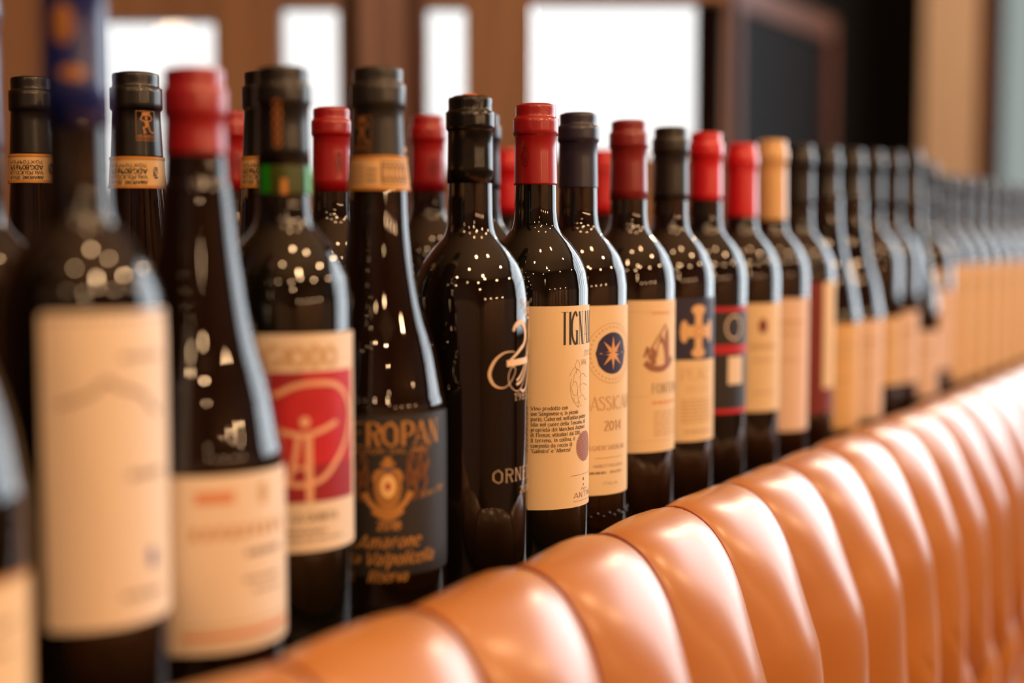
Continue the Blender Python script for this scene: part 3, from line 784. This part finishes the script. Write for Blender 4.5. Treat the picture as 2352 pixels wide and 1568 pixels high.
bm = bmesh.new(); box(bm, X0, X0+NCH*CW, .372, .438, -.95, -.02); o = bmo('back_board', bm, SHELF, bq); 
for v in o.data.vertices: v.co.y += SK*(v.co.x-.45)
for k in range(4):
    bm = bmesh.new(); box(bm, X0+k*.66+.003, X0+(k+1)*.66-.003, -.13, .362, -.56, -.44, .03); o = bmo('seat_cushion', bm, LEATHER, bq, True)
    for v in o.data.vertices: v.co.y += SK*(v.co.x-.45)
boxo('plinth', (X0, X0+NCH*CW, -.08, .40, -.95, -.56), SHELF, bq)

# ------------------------------------------------------------------ room
ZF, ZC = -.95, 2.9
def struct(o): o['kind'] = 'structure'; return o
boxo('floor', (-3, 9, -4.2, 6, ZF-.05, ZF), FLOOR, kind='structure', bev=0)
bm = bmesh.new()
cp = [(-3, -4.2), (5.0, -4.2), (5.0, 1.5), (3.55, 1.5), (2.056, .855), (.30, 3.76), (-3, 3.76)]
vv = [bm.verts.new((x, y, ZC)) for x, y in cp]; bm.faces.new(vv); r_ = bmesh.ops.extrude_face_region(bm, geom=bm.faces[:]); bmesh.ops.translate(bm, vec=(0, 0, .05), verts=[v for v in r_['geom'] if isinstance(v, bmesh.types.BMVert)]); bmesh.ops.recalc_face_normals(bm, faces=bm.faces)
struct(bmo('ceiling', bm, CEIL))
def wallpoly(name, org, ax, L, openings, m, thick=.06, z0=ZF, z1=ZC):
    """flat wall along ax from org, with rectangular holes (a0, a1, h0, h1) cut as real openings"""
    bm = bmesh.new(); A = sorted({0, L, *[o[0] for o in openings], *[o[1] for o in openings]}); Z = sorted({z0, z1, *[o[2] for o in openings], *[o[3] for o in openings]})
    def cell(i, j):
        if i < 0 or j < 0 or i >= len(A)-1 or j >= len(Z)-1: return False
        a = (A[i]+A[i+1])/2; z = (Z[j]+Z[j+1])/2
        return not any(o[0] < a < o[1] and o[2] < z < o[3] for o in openings)
    nn = Vector((-ax[1], ax[0], 0))
    def V(a, t, z): return bm.verts.new(Vector(org)+Vector(ax)*a+nn*t+Vector((0, 0, z)))
    for i in range(len(A)-1):
        for j in range(len(Z)-1):
            if not cell(i, j): continue
            a0, a1, h0, h1 = A[i], A[i+1], Z[j], Z[j+1]
            bm.faces.new([V(a0, 0, h0), V(a1, 0, h0), V(a1, 0, h1), V(a0, 0, h1)]); bm.faces.new([V(a0, thick, h0), V(a0, thick, h1), V(a1, thick, h1), V(a1, thick, h0)])
            for (di, dj, e) in ((-1, 0, (a0, a0, h0, h1)), (1, 0, (a1, a1, h0, h1)), (0, -1, (a0, a1, h0, h0)), (0, 1, (a0, a1, h1, h1))):
                if not cell(i+di, j+dj):
                    if di: bm.faces.new([V(e[0], 0, h0), V(e[0], 0, h1), V(e[0], thick, h1), V(e[0], thick, h0)])
                    else: bm.faces.new([V(a0, 0, e[2]), V(a1, 0, e[2]), V(a1, thick, e[2]), V(a0, thick, e[2])])
    bmesh.ops.remove_doubles(bm, verts=bm.verts, dist=1e-5); bmesh.ops.recalc_face_normals(bm, faces=bm.faces)
    return struct(bmo(name, bm, m))
# partition behind the bottles, roughly square to the lens axis
ZP = 2.2
Cc = FWD*ZP
AX = -RGT                      # runs from its right end to the left
org = Cc+RGT*.323; org.z = 0
def aofu(px): return .323-(px-1176)/3267*ZP
ops = []
for (p0, p1, h0, h1) in ((232, 516, .29, .543), (660, 790, .318, .562), (986, 1072, .318, .562), (1220, 1648, .340, .569)):
    ops.append((aofu(p1), aofu(p0), h0, h1))
wallpoly('wall_back', org, AX, 3.4, ops, PART, .05)
nrm = Vector((-AX.y, AX.x, 0))
for i, (a0, a1, h0, h1) in enumerate(ops):
    win = bpy.data.objects.new('window_%d' % (i+1), None); C.objects.link(win); win['kind'] = 'structure'
    def slab(name, aa, ab, ha, hb, m, t0=.018, t1=.03):
        v = [tuple(org+AX*a+nrm*t+Vector((0, 0, h))) for a in (aa, ab) for t in (t0, t1) for h in (ha, hb)]
        return pyd(name, v, [(0, 1, 3, 2), (4, 6, 7, 5), (0, 4, 5, 1), (2, 3, 7, 6), (0, 2, 6, 4), (1, 5, 7, 3)], m, win, False)
    slab('pane', a0+.001, a1-.001, h0+.001, h1-.001, PANE, .022, .026)
# moulded post in front of the partition
pst = bpy.data.objects.new('trim_1', None); C.objects.link(pst); pst['kind'] = 'structure'
def post(name, p0, p1, d0, d1, m):
    a0, a1 = aofu(p1), aofu(p0)
    v = [tuple(org+AX*a-FWD*d+Vector((0, 0, h))) for a in (a0, a1) for d in (d0, d1) for h in (ZF+.001, ZC-.001)]
    return pyd(name, v, [(0, 1, 3, 2), (4, 6, 7, 5), (0, 4, 5, 1), (2, 3, 7, 6), (0, 2, 6, 4), (1, 5, 7, 3)], m, pst, False)
post('post_core', 796, 984, .001, .05, POSTD)
post('post_face', 842, 880, .051, .066, POSTL); post('post_face', 884, 904, .051, .062, POSTL); post('post_face', 908, 938, .051, .066, POSTL)
tr = bpy.data.objects.new('trim_2', None); C.objects.link(tr); tr['kind'] = 'structure'
pst = tr; post('pilaster', 62, 112, .001, .02, CREAMW)
# left wall with framed black board
d_ = Vector((3.55-2.056, 1.5-.855, 0)); L_ = d_.length; d_.normalize()
wallpoly('wall_left', (3.55, 1.5, 0), -d_, L_, [], DARKW, -.05)
wallpoly('wall_side', (5.0, 1.5, 0), (-1, 0, 0), 1.45, [], DARKW, -.05)  # near-black colour also stands in for a dark doorway right of the board
bd = bpy.data.objects.new('black_board', None); C.objects.link(bd); bd.location = (3.95, 1.48, 0); tag(bd, 'large black board in a brown wooden frame on the dark side wall', 'board')
boxo('panel', (-.36, .36, -.006, .010, -.9, .83), BOARD, bd, 0)
boxo('frame_rail', (-.40, .42, -.022, .012, .83, .90), FRAMEW, bd, .004); boxo('frame_stile', (.36, .42, -.022, .012, -.9, .83), FRAMEW, bd, .004); boxo('frame_stile', (-.40, -.36, -.022, .012, -.9, .83), FRAMEW, bd, .004)
# far end wall: cream pier, glazed door, big bright windows
y2 = lambda y: 1.5-y
wins = [(y2(1.10), y2(.74), -.9, 1.55)]+[(y2(.66-k*.82), y2(.66-k*.82-.76), 0.0, 2.65) for k in range(5)]
wallpoly('wall_end', (5.0, 1.5, 0), (0, -1, 0), 5.7, wins, DARKW, .06)
boxo('trim_3', (4.965, 4.998, 1.16, 1.35, ZF, ZC), CREAMW, kind='structure', bev=.003)
boxo('trim_4', (4.95, 4.998, 1.105, 1.155, ZF, ZC), FRAMEW, kind='structure', bev=.003)
for i, (a0, a1, h0, h1) in enumerate(wins):
    win = bpy.data.objects.new('window_%d' % (i+5), None); C.objects.link(win); win['kind'] = 'structure'
    ya, yb_ = 1.5-a1, 1.5-a0
    boxo('pane', (5.02, 5.026, ya, yb_, h0, h1), PANEG if i == 0 else PANEC, win, 0)
    if i:
        for y_ in (ya+.02, (ya+yb_)/2, yb_-.02): boxo('mullion', (5.0, 5.045, y_-.02, y_+.02, h0, h1), DARKM, win, 0)
        for z_ in (h0+.012, h0+.9, h0+1.8, h1-.012): boxo('transom', (5.001, 5.044, ya, yb_, z_-.012, z_+.012), DARKM, win, 0)
wallpoly('wall_front', (-3, -4.2, 0), (1, 0, 0), 8, [], WALLD, -.05)
wallpoly('wall_near', (-3, -4.2, 0), (0, 1, 0), 8, [], WALLD, .05)
wallpoly('wall_near_left', (-3, 3.76, 0), (1, 0, 0), 3.3, [], WALLD, .05)
# panelled battens on the wall opposite the bottles (seen in the glass)
tn = bpy.data.objects.new('trim_5', None); C.objects.link(tn); tn['kind'] = 'structure'
bt = None
for k in range(26):
    if bt is None: bt = boxo('batten', (-.055, .055, 0, .03, ZF, .62), WALLW, tn, .004); bt.location = (-2.8, -4.2, 0); continue
    o = bt.copy(); C.objects.link(o); o.location = (-2.8+k*.3, -4.2, 0)
for k in range(22):
    o = bt.copy(); C.objects.link(o); o.rotation_euler = (0, 0, R(-90)); o.location = (-3.0, -4.0+k*.3, 0)

# pale boards under the windows
t6 = bpy.data.objects.new('trim_6', None); C.objects.link(t6); t6['kind'] = 'structure'
bt6 = None
for k in range(17):
    if bt6 is None: bt6 = boxo('board', (-.012, .012, -.085, .085, ZF+.001, -.06), mat('mauve grey panel paint', (176, 156, 150), .5), t6, .003); bt6.location = (4.985, .55, 0); continue
    o = bt6.copy(); C.objects.link(o); o.location = (4.985, .55-.25*k, 0)
# ------------------------------------------------------------------ pendant lamps over the room (most bulbs are the dots in the glass)
lamps = [(-1.2, -1.8, 1.5, 27), (0, -1.25, 1.45, 27), (.9, -2.0, 1.4, 27), (1.6, -1.0, 1.5, 27), (2.5, -1.7, 1.4, 27),
         (-.3, -.1, 1.5, 8), (.5, .0, 1.6, 8), (-.8, .5, 1.4, 8), (.2, -.65, 1.25, 10), (1.05, -.35, 1.7, 8), (-1.5, -.6, 1.35, 8), (-2.0, .4, 1.1, 5), (-1.8, -2.8, 1.3, 10),
         (-1.5, -3.75, .80, 14), (-.5, -3.8, .80, 14), (.5, -3.8, .80, 14), (1.5, -3.75, .80, 14), (3.7, .35, 1.5, 22)]  # last lamp is an unseen addition to brighten the cream pier
pl = None
for i, (x, y, z, pw) in enumerate(lamps):
    if pl is None:
        pl = bpy.data.objects.new('pendant_lamp', None); C.objects.link(pl); pl.location = (x, y, z); tag(pl, 'small bare-bulb pendant lamp hanging over the room, out of the picture', 'lamp', 'pendant lamps')
        lathe('socket', [(.047, .016), (.049, .018), (.085, .018), (.09, .006)], METAL, pl, 20)
        lathe('cable', [(.09, .002), (1.1, .002)], DARKM, pl, 8)
        e = pl
    else: e = copy_thing(pl); e.location = (x, y, z)
    ld = bpy.data.lights.new('bulb', 'POINT'); ld.energy = pw; ld.shadow_soft_size = .045; ld.color = (1.0, .62, .32)
    lo = bpy.data.objects.new('bulb', ld); C.objects.link(lo); lo.location = (x, y, z)
